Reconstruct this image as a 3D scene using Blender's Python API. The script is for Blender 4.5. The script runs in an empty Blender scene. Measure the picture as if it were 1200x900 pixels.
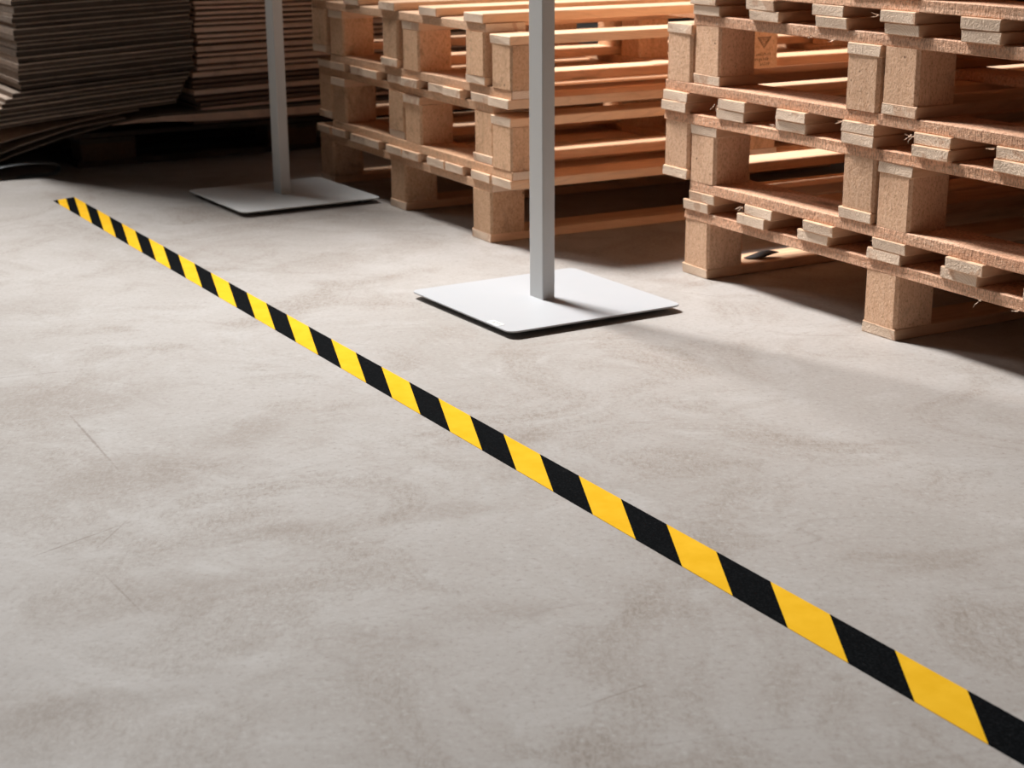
import bpy, bmesh, math, random
from mathutils import Vector, Matrix

random.seed(7)
scene = bpy.context.scene
C = scene.collection

# ------------------------------------------------------------------ camera
PITCH, ROLL, HCAM = 0.2910, -0.0069, 0.685
cam = bpy.data.cameras.new('camera')
cam.sensor_fit = 'HORIZONTAL'
cam.sensor_width = 36.0
cam.lens = 1934.0 / 1200.0 * 36.0
cam.clip_start, cam.clip_end = 0.05, 100
cam.dof.use_dof = True
cam.dof.focus_distance = 2.15
cam.dof.aperture_fstop = 10.0
camo = bpy.data.objects.new('camera', cam)
C.objects.link(camo)
camo.matrix_world = (Matrix.Translation((0, 0, HCAM)) @ Matrix.Rotation(math.pi / 2 - PITCH, 4, 'X')
                     @ Matrix.Rotation(-ROLL * -1.0, 4, 'Z'))
scene.camera = camo

# ------------------------------------------------------------------ light and exposure
world = bpy.data.worlds.new('world')
scene.world = world
world.use_nodes = True
bg = world.node_tree.nodes['Background']
bg.inputs['Color'].default_value = (0.95, 0.97, 1.0, 1)
bg.inputs['Strength'].default_value = 0.04

SUN_AZ, SUN_EL, SUN_D = math.radians(128.5), math.radians(54.5), 5.6
TARGET = Vector((0.03, 2.8, 0.0))
sky_dir = Vector((math.cos(SUN_AZ) * math.cos(SUN_EL), math.sin(SUN_AZ) * math.cos(SUN_EL), math.sin(SUN_EL)))
LPOS = TARGET + sky_dir * SUN_D
la = bpy.data.lights.new('skylight_daylight', 'AREA')
la.shape = 'SQUARE'
la.size = 1.0
la.energy = 97
la.spread = math.radians(64)
AIM = Vector((0.6, 3.0, 0.0))
la.color = (1.0, 0.985, 0.965)
lo = bpy.data.objects.new('skylight_daylight', la)
C.objects.link(lo)
lo.location = LPOS
lo.rotation_euler = (AIM - LPOS).to_track_quat('-Z', 'Y').to_euler()

# unseen fill light added to brighten the left-facing sides, set in an added opening
FILL_POS = Vector((-4.45, 6.25, 3.3))
lw = bpy.data.lights.new('side_fill_light', 'AREA')
lw.shape = 'RECTANGLE'
lw.size, lw.size_y = 2.2, 1.3
lw.energy = 140
lw.color = (1.0, 0.985, 0.965)
lwo = bpy.data.objects.new('side_fill_light', lw)
C.objects.link(lwo)
lwo.location = FILL_POS
lwo.rotation_euler = Vector((1, 0, 0)).to_track_quat('-Z', 'Z').to_euler()

vs = scene.view_settings
vs.view_transform = 'Standard'
vs.look = 'None'
vs.exposure = 0.0
vs.gamma = 1.0
vs.use_curve_mapping = False


# ------------------------------------------------------------------ node helpers
class NT:
    def __init__(self, name):
        self.m = bpy.data.materials.new(name)
        self.m.use_nodes = True
        self.t = self.m.node_tree
        self.b = self.t.nodes['Principled BSDF']

    def n(self, typ, **kw):
        nd = self.t.nodes.new(typ)
        for k, v in kw.items():
            if k.startswith('i_'):
                key = k[2:].replace('_', ' ')
                nd.inputs[key].default_value = v
            else:
                setattr(nd, k, v)
        return nd

    def l(self, a, b):
        self.t.links.new(a, b)

    def coord(self, scale=(1, 1, 1), rnd=0.0, kind='Object'):
        tc = self.n('ShaderNodeTexCoord')
        mp = self.n('ShaderNodeMapping')
        mp.inputs['Scale'].default_value = scale
        src = tc.outputs[kind]
        if rnd:
            oi = self.n('ShaderNodeObjectInfo')
            ml = self.n('ShaderNodeMath', operation='MULTIPLY')
            ml.inputs[1].default_value = rnd
            self.l(oi.outputs['Random'], ml.inputs[0])
            ad = self.n('ShaderNodeVectorMath', operation='ADD')
            self.l(src, ad.inputs[0])
            self.l(ml.outputs[0], ad.inputs[1])
            src = ad.outputs[0]
        self.l(src, mp.inputs['Vector'])
        return mp.outputs['Vector']

    def noise(self, vec, scale, detail=4, rough=0.55, dist=0.0):
        nd = self.n('ShaderNodeTexNoise')
        nd.inputs['Scale'].default_value = scale
        nd.inputs['Detail'].default_value = detail
        nd.inputs['Roughness'].default_value = rough
        nd.inputs['Distortion'].default_value = dist
        self.l(vec, nd.inputs['Vector'])
        return nd.outputs['Fac']

    def ramp(self, fac, stops):
        nd = self.n('ShaderNodeValToRGB')
        cr = nd.color_ramp
        while len(cr.elements) < len(stops):
            cr.elements.new(0.5)
        for e, (p, c) in zip(cr.elements, stops):
            e.position = p
            e.color = (c, c, c, 1) if isinstance(c, (int, float)) else (*c, 1)
        self.l(fac, nd.inputs['Fac'])
        return nd.outputs['Color']

    def mix(self, fac, a, b, mode='MIX'):
        nd = self.n('ShaderNodeMix', data_type='RGBA', blend_type=mode)
        for sock, v in ((nd.inputs[0], fac), (nd.inputs[6], a), (nd.inputs[7], b)):
            if isinstance(v, bpy.types.NodeSocket):
                self.l(v, sock)
            elif isinstance(v, (int, float)):
                sock.default_value = v
            else:
                sock.default_value = (*v, 1)
        return nd.outputs[2]

    def math(self, op, a, b=None, clamp=False):
        nd = self.n('ShaderNodeMath', operation=op, use_clamp=clamp)
        for i, v in enumerate((a, b)):
            if v is None:
                continue
            if isinstance(v, bpy.types.NodeSocket):
                self.l(v, nd.inputs[i])
            else:
                nd.inputs[i].default_value = v
        return nd.outputs[0]

    def bump(self, h, strength=0.3, dist=0.002):
        nd = self.n('ShaderNodeBump')
        nd.inputs['Strength'].default_value = strength
        nd.inputs['Distance'].default_value = dist
        self.l(h, nd.inputs['Height'])
        self.l(nd.outputs['Normal'], self.b.inputs['Normal'])

    def out(self, color, rough=0.7, spec=0.3):
        if isinstance(color, bpy.types.NodeSocket):
            self.l(color, self.b.inputs['Base Color'])
        else:
            self.b.inputs['Base Color'].default_value = (*color, 1)
        if isinstance(rough, bpy.types.NodeSocket):
            self.l(rough, self.b.inputs['Roughness'])
        else:
            self.b.inputs['Roughness'].default_value = rough
        self.b.inputs['Specular IOR Level'].default_value = spec
        return self.m


# ------------------------------------------------------------------ materials
# floor wear: centre x, y, half-lengths, rotation, amount
STAINS = [(-0.259, 1.721, 0.075, 0.030, 0.25, 0.75), (-0.45, 1.90, 0.17, 0.11, 0.5, 0.80), (-0.65, 2.22, 0.20, 0.12, 0.2, 0.65),
          (-0.365, 1.54, 0.13, 0.07, 0.4, 0.65), (-0.156, 1.44, 0.12, 0.05, 0.1, 0.50), (-0.035, 1.495, 0.10, 0.04, 0.3, 0.40),
          (0.022, 2.045, 0.06, 0.045, 0.4, 0.65), (0.296, 2.929, 0.10, 0.035, -0.5, 0.55), (-0.36, 2.06, 0.12, 0.07, 0.9, 0.55),
          (-0.41, 1.30, 0.16, 0.05, 0.2, 0.55), (-0.95, 2.75, 0.25, 0.10, 0.3, 0.45), (0.45, 1.62, 0.14, 0.06, -0.4, 0.35), (-0.08, 1.78, 0.09, 0.04, 0.2, 0.40)]
# scratches: centre x, y, half-length, half-width, rotation, amount
SCRATCH = [(-0.549, 2.045, 0.170, 0.0028, -1.09, 0.85), (-0.481, 1.696, 0.090, 0.0022, 0.88, 0.8), (-0.396, 1.549, 0.070, 0.0019, -1.01, 0.75),
           (-0.446, 1.719, 0.065, 0.0019, -1.75, 0.6), (0.392, 3.184, 0.25, 0.0022, -1.46, 0.4), (0.04, 1.953, 0.08, 0.0017, -0.9, 0.4),
           (-0.72, 2.35, 0.14, 0.0025, 0.35, 0.55), (0.10, 1.33, 0.07, 0.0017, 0.6, 0.5), (0.33, 2.83, 0.07, 0.0022, -0.5, 0.7)]


def mat_floor():
    t = NT('concrete_floor')
    v = t.coord((1, 1, 1))
    soft = t.noise(v, 2.2, 4, 0.55, 0.6)
    mid = t.noise(v, 6.5, 8, 0.68, 1.2)
    tex = t.noise(v, 26, 7, 0.74, 0.8)
    grain = t.noise(t.coord((1, 1, 1)), 130, 5, 0.75, 0.3)
    scuff = t.noise(t.coord((190, 75, 1)), 1.0, 5, 0.75, 0.5)
    grit = t.noise(v, 520, 2, 0.6)
    base = t.ramp(soft, [(0.32, (0.455, 0.420, 0.390)), (0.5, (0.490, 0.455, 0.428)), (0.7, (0.525, 0.497, 0.475))])
    # pale worn patches with soft and hard edges
    c = t.mix(t.ramp(mid, [(0.50, 0.0), (0.66, 0.75)]), base, (0.555, 0.532, 0.512))
    # warm brown clouds, veined with scuff marks
    cl = t.noise(v, 3.4, 9, 0.66, 1.6)
    cloud = t.ramp(cl, [(0.48, 0.0), (0.66, 1.0)])
    c = t.mix(t.math('MULTIPLY', cloud, 0.55), c, (0.385, 0.333, 0.290))
    veins = t.ramp(scuff, [(0.46, 0.0), (0.62, 1.0)])
    c = t.mix(t.math('MULTIPLY', t.math('MULTIPLY', cloud, veins), 0.85), c, (0.300, 0.252, 0.213))
    # fine flecks everywhere
    c = t.mix(t.ramp(tex, [(0.55, 0.0), (0.72, 0.35)]), c, (0.385, 0.345, 0.310))
    c = t.mix(t.ramp(grain, [(0.54, 0.0), (0.70, 0.75)]), c, (0.340, 0.295, 0.258))
    c = t.mix(t.ramp(grain, [(0.28, 0.7), (0.45, 0.0)]), c, (0.62, 0.605, 0.59))
    geo = t.n('ShaderNodeTexCoord')

    def local(sx, sy, rx, ry, rot):
        mp = t.n('ShaderNodeMapping', vector_type='TEXTURE')
        mp.inputs['Location'].default_value = (sx, sy, 0)
        mp.inputs['Rotation'].default_value = (0, 0, rot)
        mp.inputs['Scale'].default_value = (rx, ry, 1)
        t.l(geo.outputs['Object'], mp.inputs['Vector'])
        ln = t.n('ShaderNodeVectorMath', operation='LENGTH')
        t.l(mp.outputs[0], ln.inputs[0])
        return ln.outputs['Value']

    sw = t.ramp(t.math('ADD', t.math('MULTIPLY', scuff, 0.6), t.math('MULTIPLY', t.noise(v, 34, 6, 0.72, 3.0), 0.5)), [(0.45, 0.12), (0.63, 1.0)])
    acc = None
    wob = t.math('MULTIPLY', t.math('SUBTRACT', t.noise(v, 11, 7, 0.7, 1.0), 0.5), 2.4)
    for (sx, sy, rx, ry, rot, amt) in STAINS:
        m = t.ramp(t.math('ADD', local(sx, sy, rx, ry, rot), wob), [(0.15, 1.0), (1.15, 0.0)])
        m = t.math('MULTIPLY', m, amt)
        acc = m if acc is None else t.math('MAXIMUM', acc, m)
    c = t.mix(t.math('MULTIPLY', acc, 0.42), c, (0.365, 0.308, 0.262))
    c = t.mix(t.math('MULTIPLY', t.math('MULTIPLY', acc, sw), 0.85), c, (0.285, 0.232, 0.192))
    acc = None
    wob2 = t.math('MULTIPLY', t.math('SUBTRACT', t.noise(v, 70, 5, 0.75, 0.4), 0.5), 2.2)
    for (sx, sy, rx, ry, rot, amt) in SCRATCH:
        m = t.ramp(t.math('ADD', local(sx, sy, rx, ry, rot), wob2), [(0.25, 1.0), (0.9, 0.0)])
        m = t.math('MULTIPLY', m, amt)
        acc = m if acc is None else t.math('MAXIMUM', acc, m)
    c = t.mix(t.math('MULTIPLY', acc, 0.8), c, (0.235, 0.185, 0.150))
    # hairline scratches
    for rot, sc, amt in ((0.5, 3.0, 0.30), (-0.85, 2.2, 0.30), (1.9, 2.6, 0.25)):
        mp = t.n('ShaderNodeMapping')
        mp.inputs['Rotation'].default_value = (0, 0, rot)
        mp.inputs['Scale'].default_value = (0.35, 1.0, 1)
        tc = t.n('ShaderNodeTexCoord')
        t.l(tc.outputs['Object'], mp.inputs['Vector'])
        nz = t.noise(mp.outputs[0], sc, 2, 0.5, 0.2)
        ab = t.math('ABSOLUTE', t.math('SUBTRACT', nz, 0.5))
        line = t.ramp(ab, [(0.0, 1.0), (0.0032, 0.0)])
        gate = t.ramp(t.noise(mp.outputs[0], sc * 3.1, 3, 0.6), [(0.52, 0.0), (0.66, 1.0)])
        c = t.mix(t.math('MULTIPLY', t.math('MULTIPLY', line, gate), amt), c, (0.27, 0.22, 0.185))
    c = t.mix(1.0, c, (0.775, 0.765, 0.757), 'MULTIPLY')
    t.bump(t.math('ADD', t.math('MULTIPLY', grain, 0.5), t.math('MULTIPLY', grit, 0.5)), 0.10, 0.001)
    return t.out(c, t.ramp(mid, [(0.3, 0.64), (0.7, 0.54)]), 0.35)


def mat_wood(name, c1, c2, c3, rough_sawn=0.0, dirt=0.25, rough=0.72, spec=0.25):
    t = NT(name)
    v = t.coord((1, 1, 1), 13.0)
    vs_ = t.coord((2.0, 34, 34), 13.0)
    streak = t.noise(vs_, 1.0, 5, 0.6, 0.6)
    rings = t.coord((1.2, 9, 9), 13.0)
    rg = t.noise(rings, 1.6, 2, 0.5, 1.3)
    wv = t.math('FRACT', t.math('MULTIPLY', rg, 9.0))
    c = t.ramp(streak, [(0.28, c1), (0.5, c2), (0.74, c3)])
    c = t.mix(t.ramp(wv, [(0.0, 0.22), (0.35, 0.0), (0.9, 0.0), (1.0, 0.22)]), c, tuple(x * 0.62 for x in c1))
    # knots
    kv = t.coord((3.2, 9, 9), 13.0)
    vo = t.n('ShaderNodeTexVoronoi')
    vo.inputs['Scale'].default_value = 1.0
    t.l(kv, vo.inputs['Vector'])
    c = t.mix(t.ramp(vo.outputs['Distance'], [(0.06, 0.8), (0.15, 0.0)]), c, (0.16, 0.075, 0.035))
    # handling dirt
    c = t.mix(t.ramp(t.noise(v, 9, 6, 0.7, 0.8), [(0.48, 0.0), (0.72, dirt)]), c, (0.24, 0.15, 0.10))
    # board-to-board tone
    oi = t.n('ShaderNodeObjectInfo')
    tone = t.ramp(oi.outputs['Random'], [(0.0, (0.84, 0.82, 0.80)), (0.5, (1, 1, 1)), (1.0, (1.10, 1.06, 1.0))])
    c = t.mix(1.0, c, tone, 'MULTIPLY')
    if rough_sawn:
        fs = t.coord((420, 150, 150), 13.0)
        fz = t.noise(fs, 1.0, 3, 0.65, 0.3)
        saw = t.noise(t.coord((260, 30, 30), 13.0), 1.0, 2, 0.5)
        fib = t.noise(t.coord((110, 210, 210), 13.0), 1.0, 4, 0.7)
        c = t.mix(t.ramp(fz, [(0.36, rough_sawn * 0.9), (0.56, 0.0)]), c, (0.26, 0.13, 0.075))
        c = t.mix(t.ramp(fib, [(0.56, 0.0), (0.72, rough_sawn * 0.8)]), c, (0.80, 0.62, 0.47))
        h = t.math('ADD', t.math('MULTIPLY', fib, 0.8), t.math('MULTIPLY', saw, 0.5))
        t.bump(h, 0.75, 0.003)
    else:
        t.bump(t.math('ADD', t.math('MULTIPLY', streak, 0.6), t.math('MULTIPLY', t.noise(v, 160, 3), 0.4)), 0.35, 0.0015)
    return t.out(c, rough, spec)


def mat_end(name):
    """Sawn end grain: growth rings across the board's end."""
    t = NT(name)
    v = t.coord((1, 1, 1), 7.0)
    oi = t.n('ShaderNodeObjectInfo')
    tc = t.n('ShaderNodeTexCoord')
    sep = t.n('ShaderNodeSeparateXYZ')
    t.l(tc.outputs['Object'], sep.inputs[0])
    oy = t.math('MULTIPLY', t.math('SUBTRACT', oi.outputs['Random'], 0.5), 0.10)
    yy = t.math('ADD', sep.outputs['Y'], oy)
    zz = t.math('ADD', sep.outputs['Z'], 0.035)
    wob = t.math('MULTIPLY', t.noise(v, 60, 3), 0.006)
    r = t.math('ADD', t.math('SQRT', t.math('ADD', t.math('MULTIPLY', yy, yy), t.math('MULTIPLY', zz, zz))), wob)
    fr = t.math('FRACT', t.math('MULTIPLY', r, 260.0))
    c = t.ramp(fr, [(0.0, (0.78, 0.66, 0.55)), (0.55, (0.85, 0.745, 0.645)), (0.9, (0.68, 0.54, 0.42)), (1.0, (0.78, 0.66, 0.55))])
    # damp brown heartwood stain, with a ragged outline
    st = t.ramp(t.noise(v, 17, 4, 0.6, 0.6), [(0.57, 0.0), (0.62, 0.75)])
    c = t.mix(st, c, (0.62, 0.42, 0.30))
    pale = t.ramp(t.noise(v, 150, 4, 0.7), [(0.5, 0.0), (0.75, 0.5)])
    c = t.mix(pale, c, (0.88, 0.79, 0.70))
    c = t.mix(1.0, c, (1.10, 0.99, 0.90), "MULTIPLY")
    t.bump(t.math('ADD', t.noise(v, 240, 3, 0.7), t.math('MULTIPLY', fr, 0.25)), 0.5, 0.0035)
    return t.out(c, 0.8, 0.2)


def mat_chip(name, tint=(1, 1, 1), grime=0.4):
    """Pressed wood-chip block."""
    t = NT(name)
    v = t.coord((1, 1, 1), 11.0)
    vz = t.coord((1, 1, 0.55), 11.0)
    sp = t.noise(vz, 420, 3, 0.7)
    sp2 = t.noise(vz, 210, 4, 0.7, 0.4)
    c = t.ramp(sp2, [(0.3, (0.64, 0.42, 0.28)), (0.5, (0.75, 0.53, 0.375)), (0.7, (0.82, 0.61, 0.455))])
    c = t.mix(t.ramp(sp, [(0.33, 0.65), (0.45, 0.0)]), c, (0.36, 0.20, 0.12))
    c = t.mix(t.ramp(sp, [(0.58, 0.0), (0.72, 0.5)]), c, (0.86, 0.70, 0.56))
    # vertical press marks and grime
    pm = t.noise(t.coord((70, 70, 3), 11.0), 1.0, 3)
    c = t.mix(t.ramp(pm, [(0.55, 0.0), (0.8, 0.3)]), c, (0.42, 0.25, 0.155))
    gr = t.noise(v, 20, 5, 0.7, 0.7)
    c = t.mix(t.ramp(gr, [(0.56, 0.0), (0.76, grime)]), c, (0.30, 0.185, 0.125))
    # dark pin holes
    pit = t.noise(v, 75, 1, 0.5)
    c = t.mix(t.ramp(pit, [(0.20, 0.9), (0.235, 0.0)]), c, (0.10, 0.05, 0.03))
    oi = t.n('ShaderNodeObjectInfo')
    tone = t.ramp(oi.outputs['Random'], [(0.0, (0.86, 0.84, 0.82)), (1.0, (1.06, 1.03, 1.0))])
    c = t.mix(1.0, c, tone, 'MULTIPLY')
    if tint != (1, 1, 1):
        c = t.mix(1.0, c, tint, 'MULTIPLY')
    t.bump(t.math('ADD', sp, sp2), 0.4, 0.002)
    return t.out(c, 0.82, 0.2)


def mat_paint(name, col, rough, spec=0.4, speck=0.02):
    t = NT(name)
    v = t.coord((1, 1, 1), 3.0)
    n1 = t.noise(v, 380, 2)
    n2 = t.noise(v, 14, 4)
    c = t.mix(t.ramp(n2, [(0.4, speck * 4), (0.65, 0.0)]), col, tuple(x * 0.82 for x in col))
    t.bump(n1, 0.08, 0.001)
    return t.out(c, rough, spec)


def mat_card(name, c1, c2, scale=(3, 60, 220), seed=5.0, low=0.6):
    t = NT(name)
    v = t.coord(scale, seed)
    s = t.noise(v, 1.0, 5, 0.65, 0.3)
    c = t.ramp(s, [(0.3, c1), (0.68, c2)])
    c = t.mix(t.ramp(t.noise(t.coord((30, 30, 30), seed), 1.0, 4), [(0.5, 0.0), (0.75, 0.4)]), c, tuple(x * 0.55 for x in c1))
    oi = t.n('ShaderNodeObjectInfo')
    tone = t.ramp(oi.outputs['Random'], [(0.0, low), (1.0, 1.15)])
    c = t.mix(1.0, c, tone, 'MULTIPLY')
    t.bump(s, 0.3, 0.001)
    return t.out(c, 0.88, 0.15)


def mat_tape():
    """Yellow / black hazard stripes; local x runs along the tape, y across it."""
    t = NT('hazard_tape_print')
    tc = t.n('ShaderNodeTexCoord')
    sep = t.n('ShaderNodeSeparateXYZ')
    t.l(tc.outputs['Object'], sep.inputs[0])
    s, n = sep.outputs['X'], sep.outputs['Y']
    w = t.math('DIVIDE', n, 0.0540)
    start = t.math('ADD', -0.2835, t.math('MULTIPLY', w, 0.1545))
    per = t.math('ADD', 0.0931, t.math('MULTIPLY', w, 0.0877 - 0.0931))
    k = t.math('DIVIDE', t.math('SUBTRACT', s, start), per)
    fr = t.math('FRACT', t.math('MULTIPLY', t.math('ADD', k, 200.0), 0.5))
    blk = t.math('LESS_THAN', fr, 0.5)
    v = t.coord((1, 1, 1))
    ye = t.ramp(t.noise(v, 30, 4), [(0.35, (0.80, 0.44, 0.019)), (0.7, (0.87, 0.50, 0.030))])
    g = t.noise(v, 420, 3, 0.7)
    bk = t.ramp(g, [(0.45, (0.003, 0.0035, 0.004)), (0.62, (0.008, 0.009, 0.010)), (0.75, (0.026, 0.026, 0.028))])
    c = t.mix(blk, ye, bk)
    # light scuffs
    c = t.mix(t.ramp(t.noise(v, 16, 6, 0.75, 0.6), [(0.64, 0.0), (0.9, 0.05)]), c, (0.35, 0.33, 0.31))
    t.bump(g, 0.15, 0.0006)
    return t.out(c, 0.95, 0.02)


M = {}
M['floor'] = mat_floor()
M['wood'] = mat_wood('pine_board', (0.64, 0.385, 0.235), (0.75, 0.485, 0.315), (0.83, 0.58, 0.40))
M['sawn'] = mat_wood('rough_sawn_pine', (0.75, 0.39, 0.235), (0.86, 0.49, 0.31), (0.92, 0.58, 0.40), rough_sawn=0.8)
M['end'] = mat_end('pine_end_grain')
M['chip'] = mat_chip('pressed_chip_block', (1.08, 0.99, 0.93))
M['chipM'] = mat_chip('stained_chip_block', (1.0, 0.90, 0.80), grime=0.75)
M['woodM'] = mat_wood('fresh_pale_pine_board', (0.74, 0.43, 0.245), (0.85, 0.545, 0.34), (0.91, 0.64, 0.43), dirt=0.12, rough=0.52, spec=0.85)
M['sawnM'] = mat_wood('fresh_sawn_pine', (0.64, 0.355, 0.205), (0.76, 0.46, 0.285), (0.84, 0.56, 0.37), rough_sawn=0.45)
M['dwood'] = mat_wood('shade_dark_board', (0.045, 0.034, 0.028), (0.06, 0.046, 0.037), (0.08, 0.06, 0.05))  # pallet wood coloured near black to stand for shade under the piles
M['dchip'] = mat_chip('shade_dark_block', (0.14, 0.12, 0.115))  # block colour darkened for the same shade
M['white'] = mat_paint('white_powder_coat', (0.46, 0.47, 0.488), 0.45, 0.35)
M['pole'] = mat_paint('light_grey_powder_coat', (0.60, 0.595, 0.585), 0.5, 0.35)
M['greyplate'] = mat_paint('pale_grey_powder_coat', (0.62, 0.625, 0.62), 0.5, 0.35)
M['rubber'] = mat_paint('black_rubber', (0.012, 0.012, 0.012), 0.8, 0.2)
M['sticker'] = mat_paint('sticker_white', (0.88, 0.88, 0.84), 0.4, 0.3)
M['ink'] = mat_paint('sticker_ink', (0.12, 0.13, 0.10), 0.6, 0.2)
M['stamp'] = mat_paint('branded_stamp_ink', (0.10, 0.045, 0.025), 0.9, 0.1)
M['tape'] = mat_tape()
M['linerA'] = mat_card('grey_brown_liner', (0.40, 0.31, 0.25), (0.62, 0.50, 0.41))
M['coreA'] = mat_card('dark_corrugated_edge', (0.075, 0.056, 0.045), (0.15, 0.115, 0.092), (4, 90, 300))
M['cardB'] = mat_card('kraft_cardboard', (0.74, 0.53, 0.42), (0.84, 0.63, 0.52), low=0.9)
M['cardR'] = mat_card('kraft_cardboard_shade', (0.20, 0.13, 0.10), (0.28, 0.185, 0.14))  # kraft darkened to stand for shade in the gaps and lower layers
M['film'] = mat_paint('shade_dark_strap', (0.20, 0.215, 0.225), 0.5, 0.3)  # strap grey lowered to put its shade into the colour
M['rag'] = mat_paint('dark_rubber_scrap', (0.035, 0.032, 0.032), 0.6, 0.3)
M['wall'] = mat_paint('dark_plaster', (0.07, 0.068, 0.066), 0.9, 0.2, 0.1)
M['frame'] = mat_paint('grey_window_frame', (0.35, 0.35, 0.36), 0.5)


# ------------------------------------------------------------------ mesh helpers
def to_obj(name, me, mats, parent=None, loc=(0, 0, 0), rotz=0.0):
    if isinstance(me, bmesh.types.BMesh):
        m = bpy.data.meshes.new(name)
        me.to_mesh(m)
        me.free()
        me = m
    if not me.materials:
        for k in (mats if isinstance(mats, (list, tuple)) else [mats]):
            me.materials.append(M[k])
    o = bpy.data.objects.new(name, me)
    C.objects.link(o)
    o.location = loc
    o.rotation_euler = (0, 0, rotz)
    if parent:
        o.parent = parent
    return o


def thing(name, label, cat, loc=(0, 0, 0), rotz=0.0, group=None):
    o = bpy.data.objects.new(name, None)
    o.empty_display_size = 0.05
    C.objects.link(o)
    o.location = loc
    o.rotation_euler = (0, 0, rotz)
    return tag(o, label, cat, group)


def tag(o, label, cat, group=None, kind=None):
    o['label'] = label
    if cat:
        o['category'] = cat
    if group:
        o['group'] = group
    if kind:
        o['kind'] = kind
    return o


def struct(o):
    o['kind'] = 'structure'
    return o


def box_bm(lx, ly, lz, cham=0.0012, jitter=0.0, rnd=None):
    bm = bmesh.new()
    bmesh.ops.create_cube(bm, size=1.0)
    for v in bm.verts:
        v.co = Vector((v.co.x * lx, v.co.y * ly, v.co.z * lz))
        if jitter and rnd:
            v.co += Vector((rnd.uniform(-1, 1) * jitter, rnd.uniform(-1, 1) * jitter, rnd.uniform(-1, 1) * jitter * 0.25))
    if cham:
        bmesh.ops.bevel(bm, geom=bm.edges[:], offset=cham, segments=1, affect='EDGES', profile=0.5)
    return bm


def board_mesh(name, L, W, T, side, rnd, cham=0.0013, end='end'):
    """A board, length along local x; the two ends carry end grain."""
    bm = box_bm(L, W, T, cham, 0.0012, rnd)
    bm.normal_update()
    for f in bm.faces:
        f.material_index = 1 if abs(f.normal.x) > 0.85 else 0
    me = bpy.data.meshes.new(name)
    bm.to_mesh(me)
    bm.free()
    me.materials.append(M[side])
    me.materials.append(M['dwood' if side == 'dwood' else 'end'])
    return me


def block_mesh(name, lx, ly, lz, rnd, mat='chip'):
    """Pressed block with chamfered upright edges."""
    bm = bmesh.new()
    bmesh.ops.create_cube(bm, size=1.0)
    for v in bm.verts:
        v.co = Vector((v.co.x * lx, v.co.y * ly, v.co.z * lz))
    up = [e for e in bm.edges if abs(e.verts[0].co.z - e.verts[1].co.z) > lz * 0.5]
    bmesh.ops.bevel(bm, geom=up, offset=0.0045, segments=1, affect='EDGES', profile=0.5)
    for v in bm.verts:
        v.co += Vector((rnd.uniform(-1, 1) * 0.0007, rnd.uniform(-1, 1) * 0.0007, 0))
    me = bpy.data.meshes.new(name)
    bm.to_mesh(me)
    bm.free()
    me.materials.append(M[mat])
    return me


# ------------------------------------------------------------------ setting
def plane_bm(x0, x1, y0, y1, t=0.1):
    bm = box_bm(x1 - x0, y1 - y0, t, 0)
    bmesh.ops.translate(bm, verts=bm.verts, vec=((x0 + x1) / 2, (y0 + y1) / 2, -t / 2))
    return bm


struct(to_obj('floor', plane_bm(-4.5, 7, -6, 9), 'floor'))
wb = box_bm(11.7, 0.2, 5.6, 0)
struct(to_obj('wall_back', wb, 'wall', loc=(1.25, 9.1, 2.8)))
bm = bmesh.new()
for (y0, y1, z0, z1) in ((-6, FILL_POS.y - 1.15, 0, 5.6), (FILL_POS.y + 1.15, 9, 0, 5.6), (FILL_POS.y - 1.15, FILL_POS.y + 1.15, 0, FILL_POS.z - 0.7), (FILL_POS.y - 1.15, FILL_POS.y + 1.15, FILL_POS.z + 0.7, 5.6)):
    r = bmesh.ops.create_cube(bm, size=1.0)
    for v in r['verts']:
        v.co = Vector((-4.6 + v.co.x * 0.2, (y0 + y1) / 2 + v.co.y * (y1 - y0), (z0 + z1) / 2 + v.co.z * (z1 - z0)))
struct(to_obj('wall_left', bm, 'wall'))
bm = bmesh.new()
for (cy, cz_, ly, lz) in ((0, 0.7, 2.4, 0.1), (0, -0.7, 2.4, 0.1), (1.15, 0, 0.1, 1.4), (-1.15, 0, 0.1, 1.4)):
    r = bmesh.ops.create_cube(bm, size=1.0)
    for v in r['verts']:
        v.co = Vector((v.co.x * 0.08, v.co.y * ly + cy, v.co.z * lz + cz_))
struct(to_obj('fill_light_frame', bm, 'frame', loc=(-4.55, FILL_POS.y, FILL_POS.z)))  # frame of the opening added for the fill light
wr = box_bm(0.2, 15, 5.6, 0)
struct(to_obj('wall_right', wr, 'wall', loc=(7.1, 1.5, 2.8)))
# ceiling with the skylight opening the daylight falls through
cz, hs = LPOS.z - 0.45, 1.1
bm = bmesh.new()
hx, hy = LPOS.x + 0.15, LPOS.y - 0.2
for (x0, x1, y0, y1) in ((-4.5, hx - hs, -6, 9), (hx + hs, 7, -6, 9), (hx - hs, hx + hs, -6, hy - hs), (hx - hs, hx + hs, hy + hs, 9)):
    b2 = plane_bm(x0, x1, y0, y1, 0.15)
    tmp = bpy.data.meshes.new('tmp')
    b2.to_mesh(tmp)
    b2.free()
    bm.from_mesh(tmp)
    bpy.data.meshes.remove(tmp)
struct(to_obj('ceiling', bm, 'wall', loc=(0, 0, cz + 0.15)))
bm = bmesh.new()
for (cx, cy, lx, ly) in ((0, hs, 2 * hs + 0.1, 0.08), (0, -hs, 2 * hs + 0.1, 0.08), (hs, 0, 0.08, 2 * hs), (-hs, 0, 0.08, 2 * hs)):
    r = bmesh.ops.create_cube(bm, size=1.0)
    for v in r['verts']:
        v.co = Vector((v.co.x * lx + cx, v.co.y * ly + cy, v.co.z * 0.22))
struct(to_obj('window_1', bm, 'frame', loc=(hx, hy, cz + 0.11)))

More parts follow.
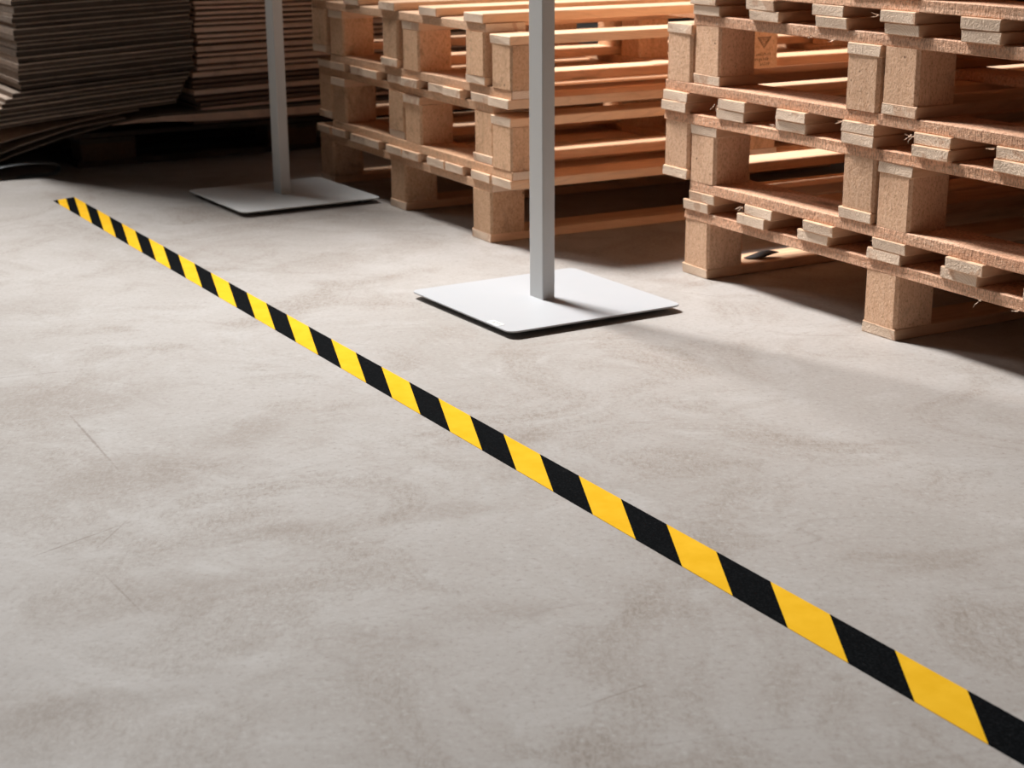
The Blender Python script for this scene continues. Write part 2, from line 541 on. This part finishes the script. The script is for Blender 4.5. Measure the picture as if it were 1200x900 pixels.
# ------------------------------------------------------------------ pallets
BT, BH = 0.018, 0.085     # board thickness, block height


class PalletKind:
    def __init__(self, face, depth, bw, nd, bd, seed, mats=('wood', 'sawn', 'chip')):
        rnd = random.Random(seed)
        self.face, self.depth, self.bw, self.nd, self.bd = face, depth, bw, nd, bd
        self.deck = [board_mesh('deck_board', depth, bw, BT, mats[0], rnd) for _ in range(3)]
        self.bott = [board_mesh('bottom_board', depth, bw, BT, mats[0], rnd) for _ in range(2)]
        self.strg = [board_mesh('stringer_board', face, bd + 0.012, BT, mats[1], rnd) for _ in range(2)]
        self.blk = [block_mesh('block', bw - 0.002, bd, BH, rnd, mats[2]) for _ in range(3)]


def pallet(kind, base, yaw, u, v, z, inverted, label, group, seed, rot=0.0):
    """One pallet whose visible end runs along local x and whose boards run back along local y."""
    rnd = random.Random(seed)
    c, s = math.cos(yaw), math.sin(yaw)
    loc = (base[0] + c * u - s * v, base[1] + s * u + c * v, z)
    root = thing('wooden_pallet', label, 'pallet', loc, yaw + rot, group)
    H = 3 * BT + BH
    K = kind
    zz = (lambda a: H - a) if inverted else (lambda a: a)
    j = lambda a=0.003: rnd.uniform(-a, a)
    xs = [K.bw / 2, K.face / 2, K.face - K.bw / 2]
    ys = [K.bd / 2 + 0.0015, K.depth / 2, K.depth - K.bd / 2 - 0.0015]
    out = {'blocks': []}
    for x in xs:
        o = to_obj('bottom_board', rnd.choice(K.bott), None, root, (x + j(), K.depth / 2 + j(0.002), zz(BT / 2)), math.pi / 2 + j(0.003))
        if rnd.random() < 0.5:
            o.rotation_euler.z += math.pi
    for x in xs:
        for y in ys:
            o = to_obj('block', rnd.choice(K.blk), None, root, (x + j(0.002), y + j(0.002), zz(BT + BH / 2)), j(0.012))
            out['blocks'].append(o)
    for y in ys:
        o = to_obj('stringer_board', rnd.choice(K.strg), None, root, (K.face / 2 + j(0.002), y + (0.0065 if y < 0.2 else 0.0), zz(1.5 * BT + BH)), j(0.002))
        if rnd.random() < 0.5:
            o.rotation_euler.z += math.pi
    pitch = (K.face - K.bw) / (K.nd - 1)
    for i in range(K.nd):
        o = to_obj('deck_board', rnd.choice(K.deck), None, root,
                   (K.bw / 2 + i * pitch + (j(0.003) if 0 < i < K.nd - 1 else 0), K.depth / 2 - 0.003 + j(0.003), zz(2.5 * BT + BH)),
                   math.pi / 2 + j(0.003))
        if rnd.random() < 0.5:
            o.rotation_euler.z += math.pi
    out['root'] = root
    return out


RB, RYAW = (0.3179, 3.0095), -1.0582
KR = PalletKind(1.077, 1.2, 0.078, 7, 0.080, 11)
GR = 'interlocked pallets of the right-hand stack'
right = []
specs = [
    (0.000, 0.000, 0.000, False, 'upright wooden pallet standing on the floor, lowest of the right-hand stack'),
    (0.017, -0.001, 0.139, True, 'upside-down wooden pallet lying on the lowest pallet of the right-hand stack'),
    (-0.066, -0.003, 0.175, False, 'wooden pallet third from the floor in the right-hand stack, jutting out left over the floor'),
    (-0.066, -0.002, 0.314, True, 'upside-down wooden pallet fourth from the floor in the right-hand stack, shifted left'),
    (0.018, 0.001, 0.350, False, 'upright wooden pallet fifth from the floor in the right-hand stack, nested between blocks'),
    (0.010, -0.001, 0.489, True, 'upside-down sixth pallet of the right-hand stack, cut off by the picture edge'),
    (-0.072, 0.000, 0.525, False, 'seventh pallet of the right-hand stack, added unseen above the upper edge of the picture'),  # unseen upper pallets, added to shade the inside of the stack
    (-0.060, 0.002, 0.664, True, 'eighth pallet of the right-hand stack, added unseen above the upper edge of the picture'),
    (0.024, -0.002, 0.700, False, 'topmost pallet of the right-hand stack, added unseen above the upper edge of the picture'),
]
for i, (u, v, z, inv, lab) in enumerate(specs):
    right.append(pallet(KR, RB, RYAW, u, v, z, inv, lab, GR, 100 + i, rot=0.0))

MB, MYAW = (-0.0397, 3.2788), -1.0740
KM = PalletKind(0.905, 1.2, 0.0824, 5, 0.080, 23, ('woodM', 'sawnM', 'chipM'))
GM = 'interlocked pallets of the middle stack'
mid = []
off = -0.905
specs = [
    (off, 0.000, 0.000, False, 'upright wooden pallet standing on the floor, lowest of the middle stack'),
    (off + 0.086, 0.000, 0.121, True, 'upside-down wooden pallet second from the floor in the middle stack, shifted right'),
    (off + 0.001, 0.003, 0.157, False, 'upright wooden pallet third from the floor in the middle stack'),
    (off + 0.086, 0.000, 0.278, True, 'upside-down wooden pallet fourth from the floor in the middle stack, with a stamped block'),
    (off - 0.014, -0.004, 0.314, False, 'topmost wooden pallet of the middle stack, its sunlit deck boards facing up'),
]
for i, (u, v, z, inv, lab) in enumerate(specs):
    mid.append(pallet(KM, MB, MYAW, u, v, z, inv, lab, GM, 200 + i))

# stamp branded on the middle block of the fourth pallet in the middle stack: triangle mark and faint lettering
def strokes(bm, pts, w, y=0.0):
    for (a, b) in zip(pts[:-1], pts[1:]):
        a, b = Vector((0, a[0], a[1])), Vector((0, b[0], b[1]))
        d = (b - a).normalized()
        n = Vector((0, -d.z, d.y)) * w / 2
        q = [a - n - d * w / 2, b - n + d * w / 2, b + n + d * w / 2, a + n - d * w / 2]
        lo_ = [bm.verts.new(p) for p in q]
        hi_ = [bm.verts.new(p + Vector((0.0003, 0, 0))) for p in q]
        bm.faces.new(hi_)
        for k in range(4):
            bm.faces.new((lo_[k], lo_[(k + 1) % 4], hi_[(k + 1) % 4], hi_[k]))


blk = mid[3]['blocks'][7]      # near row (third in x), middle in depth
bm = bmesh.new()
ty, tz = 0.002, 0.022
strokes(bm, [(ty - 0.016, tz + 0.009), (ty + 0.016, tz + 0.009), (ty, tz - 0.011), (ty - 0.016, tz + 0.009)], 0.0016)
strokes(bm, [(ty - 0.010, tz + 0.0055), (ty + 0.010, tz + 0.0055), (ty, tz - 0.006), (ty - 0.010, tz + 0.0055)], 0.0009)
strokes(bm, [(ty - 0.003, tz + 0.001), (ty - 0.003, tz + 0.004)], 0.001)
strokes(bm, [(ty + 0.002, tz + 0.001), (ty + 0.002, tz + 0.004)], 0.001)
rn = random.Random(5)
for row, (ya, yb) in ((-0.006, (-0.028, 0.020)), (-0.016, (-0.030, 0.012)), (-0.026, (-0.006, 0.018))):
    y = ya
    while y < yb:
        hgt = rn.uniform(0.004, 0.006)
        strokes(bm, [(y, row), (y, row + hgt)], 0.0009)
        if rn.random() < 0.6:
            strokes(bm, [(y, row + hgt * rn.choice((0, 0.5, 1))), (y + 0.0028, row + hgt * rn.choice((0, 0.5, 1)))], 0.0009)
        y += rn.uniform(0.0045, 0.006)
st = to_obj('stamp_mark', bm, 'stamp', blk, ((0.0824 - 0.002) / 2 + 0.0004, 0, 0))
st['label'] = 'faint dark triangle stamp with small lettering'


# a few torn wood fibres on the sawn edges of the right-hand stack
def splinter(parent, loc, length, seed):
    rnd = random.Random(seed)
    bm = bmesh.new()
    for k in range(rnd.randint(2, 4)):
        p = Vector((rnd.uniform(-0.004, 0.004), rnd.uniform(-0.002, 0.002), rnd.uniform(-0.002, 0.002)))
        d = Vector((rnd.uniform(-1, 0.3), rnd.uniform(-1, -0.2), rnd.uniform(-0.8, 0.6))).normalized()
        prev = None
        for i in range(5):
            w = 0.0007 * (1 - i / 5.0) + 0.00012
            ring = [bm.verts.new(p + Vector((w, 0, 0))), bm.verts.new(p + Vector((-w * 0.5, 0, w))), bm.verts.new(p + Vector((-w * 0.5, w * 0.3, -w)))]
            if prev:
                for a in range(3):
                    bm.faces.new((prev[a], prev[(a + 1) % 3], ring[(a + 1) % 3], ring[a]))
            prev = ring
            p = p + d * length / 5
            d = (d + Vector((rnd.uniform(-.4, .4), rnd.uniform(-.3, .3), rnd.uniform(-.4, .4)))).normalized()
    return to_obj('splinter', bm, 'end', parent, loc)


pt = (KR.face - KR.bw) / 6
for (pi, x, z, L) in ((0, 0.76, 0.104, 0.020), (0, 0.83, 0.103, 0.015), (1, pt - 0.004, 0.010, 0.014), (2, 0.165, 0.104, 0.012),
                      (2, 2 * pt - 0.002, 0.128, 0.010), (3, pt - 0.002, 0.006, 0.016), (3, 3 * pt - 0.004, 0.016, 0.014),
                      (3, 4 * pt - 0.005, 0.012, 0.018), (3, 5 * pt - 0.005, 0.012, 0.018), (4, 0.33, 0.106, 0.013), (4, 0.38, 0.104, 0.010),
                      (5, 3 * pt - 0.005, 0.010, 0.016), (2, 0.55, 0.122, 0.010), (0, 0.098, 0.121, 0.008)):
    splinter(right[pi]['root'], (x, -0.001, z), L, int(x * 1000) + pi)

# ------------------------------------------------------------------ hazard tape on the floor
TO, TD = Vector((-0.1012, 2.2118, 0)), math.atan2(-0.8695, 0.4940)
bm = bmesh.new()
W0, W1 = -0.0010, 0.0540
ss = [-1.862 + i * (3.7 / 40) for i in range(41)]
top = []
for k, s in enumerate(ss):
    a = s - (0.010 if k == 0 else 0)
    b = s + (0.012 if k == 0 else 0)
    top.append((a, b))
vt = [[bm.verts.new((a, W0, 0.0007)), bm.verts.new((b, W1, 0.0007))] for a, b in top]
vb = [[bm.verts.new((a, W0, 0.0)), bm.verts.new((b, W1, 0.0))] for a, b in top]
for k in range(len(ss) - 1):
    bm.faces.new((vt[k][0], vt[k + 1][0], vt[k + 1][1], vt[k][1]))
    bm.faces.new((vb[k][0], vt[k][0], vt[k][1], vb[k][1])) if k == 0 else None
    bm.faces.new((vb[k][0], vb[k + 1][0], vt[k + 1][0], vt[k][0]))
    bm.faces.new((vb[k + 1][1], vb[k][1], vt[k][1], vt[k + 1][1]))
bmesh.ops.recalc_face_normals(bm, faces=bm.faces[:])
tp = to_obj('floor_tape', bm, 'tape', None, TO, TD)
tp.scale.y = -1
# local y points to the camera side of the strip
tag(tp, 'yellow and black striped hazard tape stuck diagonally across the concrete floor', 'tape')


# ------------------------------------------------------------------ stands
def rounded_plate(size, r, t, z0, cham=0.0008):
    bm = bmesh.new()
    h = size / 2
    pts = []
    for (sx, sy, a0) in ((1, 1, 0), (-1, 1, 90), (-1, -1, 180), (1, -1, 270)):
        for k in range(7):
            a = math.radians(a0 + k * 15)
            pts.append((sx * (h - r) + r * math.cos(a), sy * (h - r) + r * math.sin(a)))
    f = bm.faces.new([bm.verts.new((x, y, z0)) for x, y in pts])
    r_ = bmesh.ops.extrude_face_region(bm, geom=[f])
    bmesh.ops.translate(bm, verts=[g for g in r_['geom'] if isinstance(g, bmesh.types.BMVert)], vec=(0, 0, t))
    bmesh.ops.recalc_face_normals(bm, faces=bm.faces[:])
    ed = [e for e in bm.edges if abs(e.verts[0].co.z - e.verts[1].co.z) < 1e-6]
    bmesh.ops.bevel(bm, geom=ed, offset=cham, segments=2, affect='EDGES', profile=0.5)
    return bm


def pole_bm(lx, ly, h):
    bm = bmesh.new()
    bmesh.ops.create_cube(bm, size=1.0)
    for v in bm.verts:
        v.co = Vector((v.co.x * lx, v.co.y * ly, (v.co.z + 0.5) * h))
    up = [e for e in bm.edges if abs(e.verts[0].co.z - e.verts[1].co.z) > h * 0.5]
    bmesh.ops.bevel(bm, geom=up, offset=0.0016, segments=3, affect='EDGES', profile=0.5)
    return bm


def stand(cx, cy, yaw, px, py, plate_mat, label, sticker):
    root = thing('sign_stand', label, 'stand', (cx, cy, 0), yaw, 'sign stands with square base plates')
    ZP, TP = 0.0095, 0.003
    to_obj('base_plate', rounded_plate(0.340, 0.016, TP, ZP), plate_mat, root)
    for sx in (-1, 1):
        for sy in (-1, 1):
            bm = bmesh.new()
            bmesh.ops.create_cone(bm, cap_ends=True, segments=16, radius1=0.013, radius2=0.012, depth=ZP)
            to_obj('rubber_foot', bm, 'rubber', root, (sx * 0.125, sy * 0.125, ZP / 2))
    d = Vector((px - cx, py - cy))
    lx_ = math.cos(yaw) * d.x + math.sin(yaw) * d.y
    ly_ = -math.sin(yaw) * d.x + math.cos(yaw) * d.y
    po = to_obj('pole', pole_bm(0.0245, 0.0425, 1.62), 'pole', root, (lx_, ly_, ZP + TP))
    bm = box_bm(0.0250, 0.0430, 0.004, 0.0008)
    to_obj('end_cap', bm, 'rubber', po, (0, 0, 1.622))
    if sticker:
        zt = ZP + TP
        sk = to_obj('sticker', rounded_plate(0.034, 0.0015, 0.0003, 0, 0.00005), 'sticker', root, (-0.1605, -0.108, zt + 0.0001), math.pi / 2)
        sk.scale = (1, 0.42, 1)
        sk['label'] = 'small white maker sticker with grey lettering'
        bm = bmesh.new()
        rn_ = random.Random(3)
        x = -0.0135
        while x < 0.008:
            for (x0, y0, x1, y1) in ((x, -0.008, x + 0.0011, 0.000), (x, -0.008 + rn_.choice((0, .003, .0055)), x + 0.0022, 0)):
                if x1 - x0 > 0.002:
                    y1 = y0 + 0.0018
                vv = [bm.verts.new(p) for p in ((x0, y0, 0.0005), (x1, y0, 0.0005), (x1, y1, 0.0005), (x0, y1, 0.0005))]
                bm.faces.new(vv)
            x += 0.0031
        vv = [bm.verts.new(p) for p in ((-0.001, 0.003, 0.0005), (0.006, 0.003, 0.0005), (0.0065, 0.012, 0.0005))]
        bm.faces.new(vv)
        to_obj('sticker_print', bm, 'ink', sk)
    return root


YS = math.radians(31.0)
def pole_c(fx, fy, yaw):      # front (nearest) upright edge -> pole centre
    ex = Vector((math.cos(yaw), math.sin(yaw)))
    ey = Vector((-math.sin(yaw), math.cos(yaw)))
    p = Vector((fx, fy)) + ex * 0.0245 / 2 + ey * 0.0425 / 2
    return p.x, p.y


px, py = pole_c(0.0535, 2.7436, YS)
stand(0.056, 2.765, YS, px, py, 'white', 'grey sign stand pole on a bright white square base plate, nearer of the two', True)
px, py = pole_c(-0.5316, 3.7884, YS)
stand(-0.528, 3.800, YS, px, py, 'greyplate', 'grey sign stand standing in shade beside the cardboard piles, farther of the two', False)

# ------------------------------------------------------------------ cardboard piles
PO = Vector((-1.22, 4.16))
PYAW = math.atan2(0.49, 0.871)
NSEG = 14


def sheet_mesh(name, t0, t1, depth, thick, zfun, front, mats, profile='plain', rnd=None, wav=0.0):
    """A lying sheet: local x along the visible edge, local y back, z up following zfun(t)."""
    bm = bmesh.new()
    if profile == 'corrugated':
        l = min(0.0032, thick * 0.28)
        rec = 0.004
        rows = [(0.0, rec), (thick - l, rec), (thick - l, 0.0), (thick, 0.0006)]
        ridx = [1, 1, 0]
    else:
        rows = [(0.0, 0.0008), (thick * 0.15, 0.0), (thick * 0.85, 0.0), (thick, 0.0008)]
        ridx = [0, 0, 0]
    cols = []
    ph = rnd.uniform(0, 6) if rnd else 0
    for i in range(NSEG + 1):
        a = t0 + (t1 - t0) * i / NSEG
        zo = zfun(a)
        fo = front + (0.0022 * math.sin(a * 17 + ph) + 0.0012 * math.sin(a * 41 + ph * 2) if rnd else 0)
        col = [bm.verts.new((a, fo + y, zo + z)) for z, y in rows]
        col.append(bm.verts.new((a, depth, zo + thick)))
        col.append(bm.verts.new((a, depth, zo)))
        cols.append(col)
    n = len(rows)
    for i in range(NSEG):
        A, B = cols[i], cols[i + 1]
        for k in range(len(A)):
            k2 = (k + 1) % len(A)
            f = bm.faces.new((A[k], B[k], B[k2], A[k2]))
            f.material_index = ridx[k] if k < n - 1 else 0
    for col in (cols[0], cols[-1]):
        f = bm.faces.new(col)
        f.material_index = 0
    bmesh.ops.recalc_face_normals(bm, faces=bm.faces[:])
    me = bpy.data.meshes.new(name)
    bm.to_mesh(me)
    bm.free()
    for k in mats:
        me.materials.append(M[k])
    return me


def add_sheet(me, label, group):
    o = to_obj('cardboard_sheet', me, None, None, (PO.x, PO.y, 0), PYAW)
    return tag(o, label, 'cardboard', group)


def sag_fun(z0, amt, start=0.46, power=1.6):
    def f(t):
        q = max(0.0, (start - t) / 0.52)
        return z0 - amt * q ** power
    return f


ORD = ('lowest', 'second', 'third', 'fourth', 'fifth', 'sixth', 'seventh', 'eighth', 'ninth', 'tenth', 'eleventh', 'twelfth', 'thirteenth', 'fourteenth',
       'fifteenth', 'sixteenth', 'seventeenth', 'eighteenth', 'nineteenth', 'twentieth', 'twenty-first', 'twenty-second', 'twenty-third', 'twenty-fourth',
       'twenty-fifth', 'twenty-sixth', 'twenty-seventh', 'twenty-eighth', 'twenty-ninth', 'thirtieth')


def nth(k):
    return ORD[k] + (' sheet' if k == 0 else ' sheet from the bottom')


rc = random.Random(42)
# flat sheets between pallet and piles, coloured dark as the shade there
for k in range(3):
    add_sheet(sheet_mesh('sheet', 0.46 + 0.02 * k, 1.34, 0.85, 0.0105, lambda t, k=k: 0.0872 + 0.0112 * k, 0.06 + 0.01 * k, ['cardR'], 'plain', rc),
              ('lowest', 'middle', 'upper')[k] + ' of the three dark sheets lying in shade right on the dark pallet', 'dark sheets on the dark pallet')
# the warped pair at the very bottom, hanging down to the floor on the left
z = 0.124
specs = []
lab = 'lowest cardboard sheet under the piles, warped and drooping to the floor at left'
low_z = lambda t: max(0.006, 0.124 - 0.088 * max(0, (0.34 - t) / 0.42) ** 1.5)
lw_s = add_sheet(sheet_mesh('sheet', -0.16, 1.60, 0.9, 0.005, low_z, -0.004, ['linerA', 'coreA'], 'corrugated', rc), lab, 'warped sheets below the piles')
# its folded front flap hangs down a little on the right
bm = bmesh.new()
prev = None
for k in range(21):
    t_ = 0.22 + (1.60 - 0.22) * k / 20
    drop = 0.020 * min(1.0, (t_ - 0.22) / 0.25) ** 0.8 + 0.0005
    zt = low_z(t_) + 0.0004
    row = [bm.verts.new(p) for p in ((t_, -0.0055, zt), (t_, -0.009, zt - drop), (t_, -0.0055, zt - drop), (t_, -0.0035, zt))]
    if prev:
        for i in range(4):
            bm.faces.new((prev[i], row[i], row[(i + 1) % 4], prev[(i + 1) % 4]))
    else:
        bm.faces.new(row)
    prev = row
bm.faces.new(prev)
bmesh.ops.recalc_face_normals(bm, faces=bm.faces[:])
to_obj('folded_flap', bm, 'cardB', lw_s)
lab = 'second lowest cardboard sheet, warped, curving down left just above the lowest one'
add_sheet(sheet_mesh('sheet', -0.16, 0.26, 0.9, 0.005, lambda t: low_z(t) + 0.0056 + 0.010 * max(0.0, min(1.0, (0.22 - t) / 0.10)),
                     0.002, ['linerA', 'coreA'], 'corrugated', rc), lab, 'warped sheets below the piles')
add_sheet(sheet_mesh('sheet', -0.15, 0.30, 0.9, 0.005, lambda t: low_z(t) * 0.72 + 0.052 + 0.0, 0.010, ['linerA', 'coreA'], 'corrugated', rc),
          'third lowest cardboard sheet, half hidden in the dark gap under the sagging layer', 'warped sheets below the piles')
# lower part of the dark pile: reaches further left, sags
zl = 0.157
k = 0
while zl < 0.224:
    th = rc.uniform(0.0085, 0.0125)
    left = -0.085 + 0.010 * k + rc.uniform(-0.006, 0.006)
    right_ = 0.398 + 0.007 * k
    am = 0.036 - 0.0008 * k
    add_sheet(sheet_mesh('sheet', left, right_, 0.9, th, sag_fun(zl, am, 0.46, 1.25), rc.uniform(-0.003, 0.004), ['linerA', 'coreA'], 'corrugated', rc),
              'grey-brown cardboard, ' + nth(k) + ' of the sagging layer jutting out left', 'sagging sheets at the foot of the dark pile')
    zl += th + 0.0006
    k += 1
ZA = zl + 0.004
# dense dark pile
za, ka = ZA, 0
while za < 0.46:
    th = rc.uniform(0.007, 0.0175)
    sag = 0.030 - 0.014 * (za - ZA) / 0.20
    left = 0.0 + rc.uniform(-0.005, 0.005) - 0.004 * (za - ZA) / 0.2
    add_sheet(sheet_mesh('sheet', left, 0.452 + rc.uniform(-0.006, 0.005), 0.9, th, sag_fun(za, sag, 0.46, 1.1), rc.uniform(-0.006, 0.006), ['linerA', 'coreA'], 'corrugated', rc),
              'grey-brown cardboard, ' + nth(ka) + ' of the dense dark pile above the sagging layer', 'sheets of the dense dark cardboard pile')
    za += th + rc.choice((0.0004, 0.0006, 0.0016))
    ka += 1
# kraft pile to the right of it
zb = 0.137
kb = kl = 0
while zb < 0.46:
    low = zb < 0.226
    t_front = rc.choice((0.0065, 0.008, 0.008, 0.0125))
    t_back = rc.uniform(0.0045, 0.0068)
    f0 = 0.016 + rc.uniform(-0.004, 0.004)
    left = 0.466 + rc.uniform(-0.003, 0.006)
    if zb > 0.157 and low:
        left = 0.452 + rc.uniform(-0.002, 0.003)
    sg = 0.010 * max(0.0, 1 - (zb - 0.137) / 0.25)
    mk = lambda z_: (lambda t: z_ - sg * max(0, (0.80 - t) / 0.35) ** 1.2)
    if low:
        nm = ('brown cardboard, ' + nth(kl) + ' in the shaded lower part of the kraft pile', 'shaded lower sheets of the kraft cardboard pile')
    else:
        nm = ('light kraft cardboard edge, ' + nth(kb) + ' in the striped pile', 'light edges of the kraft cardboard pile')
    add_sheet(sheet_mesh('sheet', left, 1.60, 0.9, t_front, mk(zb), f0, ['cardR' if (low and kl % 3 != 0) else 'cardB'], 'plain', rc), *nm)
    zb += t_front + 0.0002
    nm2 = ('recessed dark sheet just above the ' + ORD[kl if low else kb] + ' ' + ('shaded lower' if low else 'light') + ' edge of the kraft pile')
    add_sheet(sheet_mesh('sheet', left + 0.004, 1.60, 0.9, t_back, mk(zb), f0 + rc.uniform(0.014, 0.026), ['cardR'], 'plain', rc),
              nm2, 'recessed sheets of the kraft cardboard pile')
    zb += t_back + 0.0002
    if low:
        kl += 1
    else:
        kb += 1


# the piles go on above the frame (these cast the shade on the floor)
def upper_pile(t0, t1, z0, z1, front, mats, prof, label, step):
    bm = bmesh.new()
    z = z0
    global NSEG
    keep, NSEG = NSEG, 2
    n_ = 0
    while z < z1:
        n_ += 1
        th = rc.uniform(*step) * (1.0 if prof != 'plain' else (0.65 if n_ % 2 else 0.45))
        me = sheet_mesh('tmp', t0 + rc.uniform(-.006, .006) - 0.0, t1, 0.9, th - 0.0006, lambda t, z=z: z - 0.004 * max(0, (0.46 - t) / 0.5), front + rc.uniform(-.004, .005) + (0.02 if prof == 'plain' and n_ % 2 == 0 else 0.0), mats, prof, rc)
        bm.from_mesh(me)
        bpy.data.meshes.remove(me)
        z += th
    NSEG = keep
    o = to_obj('cardboard_pile', bm, mats, None, (PO.x, PO.y, 0), PYAW)
    tag(o, label, 'cardboard', None, 'stuff')


upper_pile(0.0, 0.452, za + 0.001, 2.0, 0.0, ['linerA', 'coreA'], 'corrugated', 'upper sheets of the dense dark cardboard pile above the picture', (0.010, 0.015))
upper_pile(0.466, 1.60, zb + 0.001, 1.25, 0.02, ['cardB'], 'plain', 'upper sheets of the light kraft cardboard pile above the picture', (0.012, 0.016))

upper_pile(-0.85, -0.17, 0.0, 0.56, 0.0, ['linerA', 'coreA'], 'corrugated', 'unseen low cardboard pile added just left of the picture to cast shade', (0.010, 0.015))  # added out of view to block the fill light and shade the floor

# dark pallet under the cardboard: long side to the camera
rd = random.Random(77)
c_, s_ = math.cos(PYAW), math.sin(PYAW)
root = thing('wooden_pallet', 'pallet under the cardboard piles, its wood darkened to paint in deep shade', 'pallet', (PO.x, PO.y, 0), PYAW)
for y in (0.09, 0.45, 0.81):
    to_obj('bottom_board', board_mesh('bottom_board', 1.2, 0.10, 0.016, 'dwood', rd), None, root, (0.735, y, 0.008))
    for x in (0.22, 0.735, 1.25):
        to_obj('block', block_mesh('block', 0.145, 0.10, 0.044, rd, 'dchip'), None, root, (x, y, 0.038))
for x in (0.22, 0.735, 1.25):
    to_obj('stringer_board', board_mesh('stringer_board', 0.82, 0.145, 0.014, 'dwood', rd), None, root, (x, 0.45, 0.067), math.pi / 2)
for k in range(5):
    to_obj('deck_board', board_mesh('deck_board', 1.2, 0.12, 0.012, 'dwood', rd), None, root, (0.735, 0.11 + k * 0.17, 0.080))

# folded plastic strap on the floor in front of the dark pallet
bm = bmesh.new()
path = []
for k in range(25):
    a = k / 24
    if a < 0.42:
        q = a / 0.42
        path.append((-0.16 + 0.21 * q, 0.010 + 0.020 * q + 0.012 * math.sin(q * 3.1)))
    elif a < 0.62:
        q = (a - 0.42) / 0.20 * math.pi
        path.append((0.05 + 0.022 * math.sin(q), 0.020 + 0.014 * math.cos(q) - 0.004))
    else:
        q = (a - 0.62) / 0.38
        path.append((0.05 - 0.085 * q, 0.002 + 0.001 * math.sin(q * 4)))
prev = None
for (x, zc) in path:
    row = [bm.verts.new((x, -0.012, zc)), bm.verts.new((x, 0.016, zc + 0.002)), bm.verts.new((x, 0.016, zc + 0.0032)), bm.verts.new((x, -0.012, zc + 0.0012))]
    if prev:
        for i in range(4):
            bm.faces.new((prev[i], row[i], row[(i + 1) % 4], prev[(i + 1) % 4]))
    else:
        bm.faces.new(row)
    prev = row
bm.faces.new(prev)
bmesh.ops.recalc_face_normals(bm, faces=bm.faces[:])
tag(to_obj('plastic_strap', bm, 'film', None, (-1.205, 4.130, 0.0005), PYAW), 'dull grey plastic strap folded in a loop on the floor below the cardboard', 'strap')

# dark scrap lying on the bottom board of the lowest right-hand pallet
bm = bmesh.new()
bmesh.ops.create_icosphere(bm, subdivisions=3, radius=1.0)
for v in bm.verts:
    p = v.co
    w = 0.5 + 0.5 * (1 - abs(p.x)) ** 0.6
    v.co = Vector((p.x * 0.036, p.y * 0.016 * w + 0.005 * p.x * p.x, p.z * 0.0045 * w + 0.004 * math.sin(p.x * 2.2 + 0.4) + 0.0045))
sc = to_obj('rubber_scrap', bm, 'rag', None, (0, 0, 0))
for f in sc.data.polygons:
    f.use_smooth = True
uu, vv_ = 0.048, 0.150
cR, sR = math.cos(RYAW), math.sin(RYAW)
sc.location = (RB[0] + cR * uu - sR * vv_, RB[1] + sR * uu + cR * vv_, 0.0195)
sc.rotation_euler = (0, 0, RYAW + math.pi / 2 - 0.25)
tag(sc, 'small dark curled scrap lying on the lowest pallet of the right-hand stack', 'scrap')
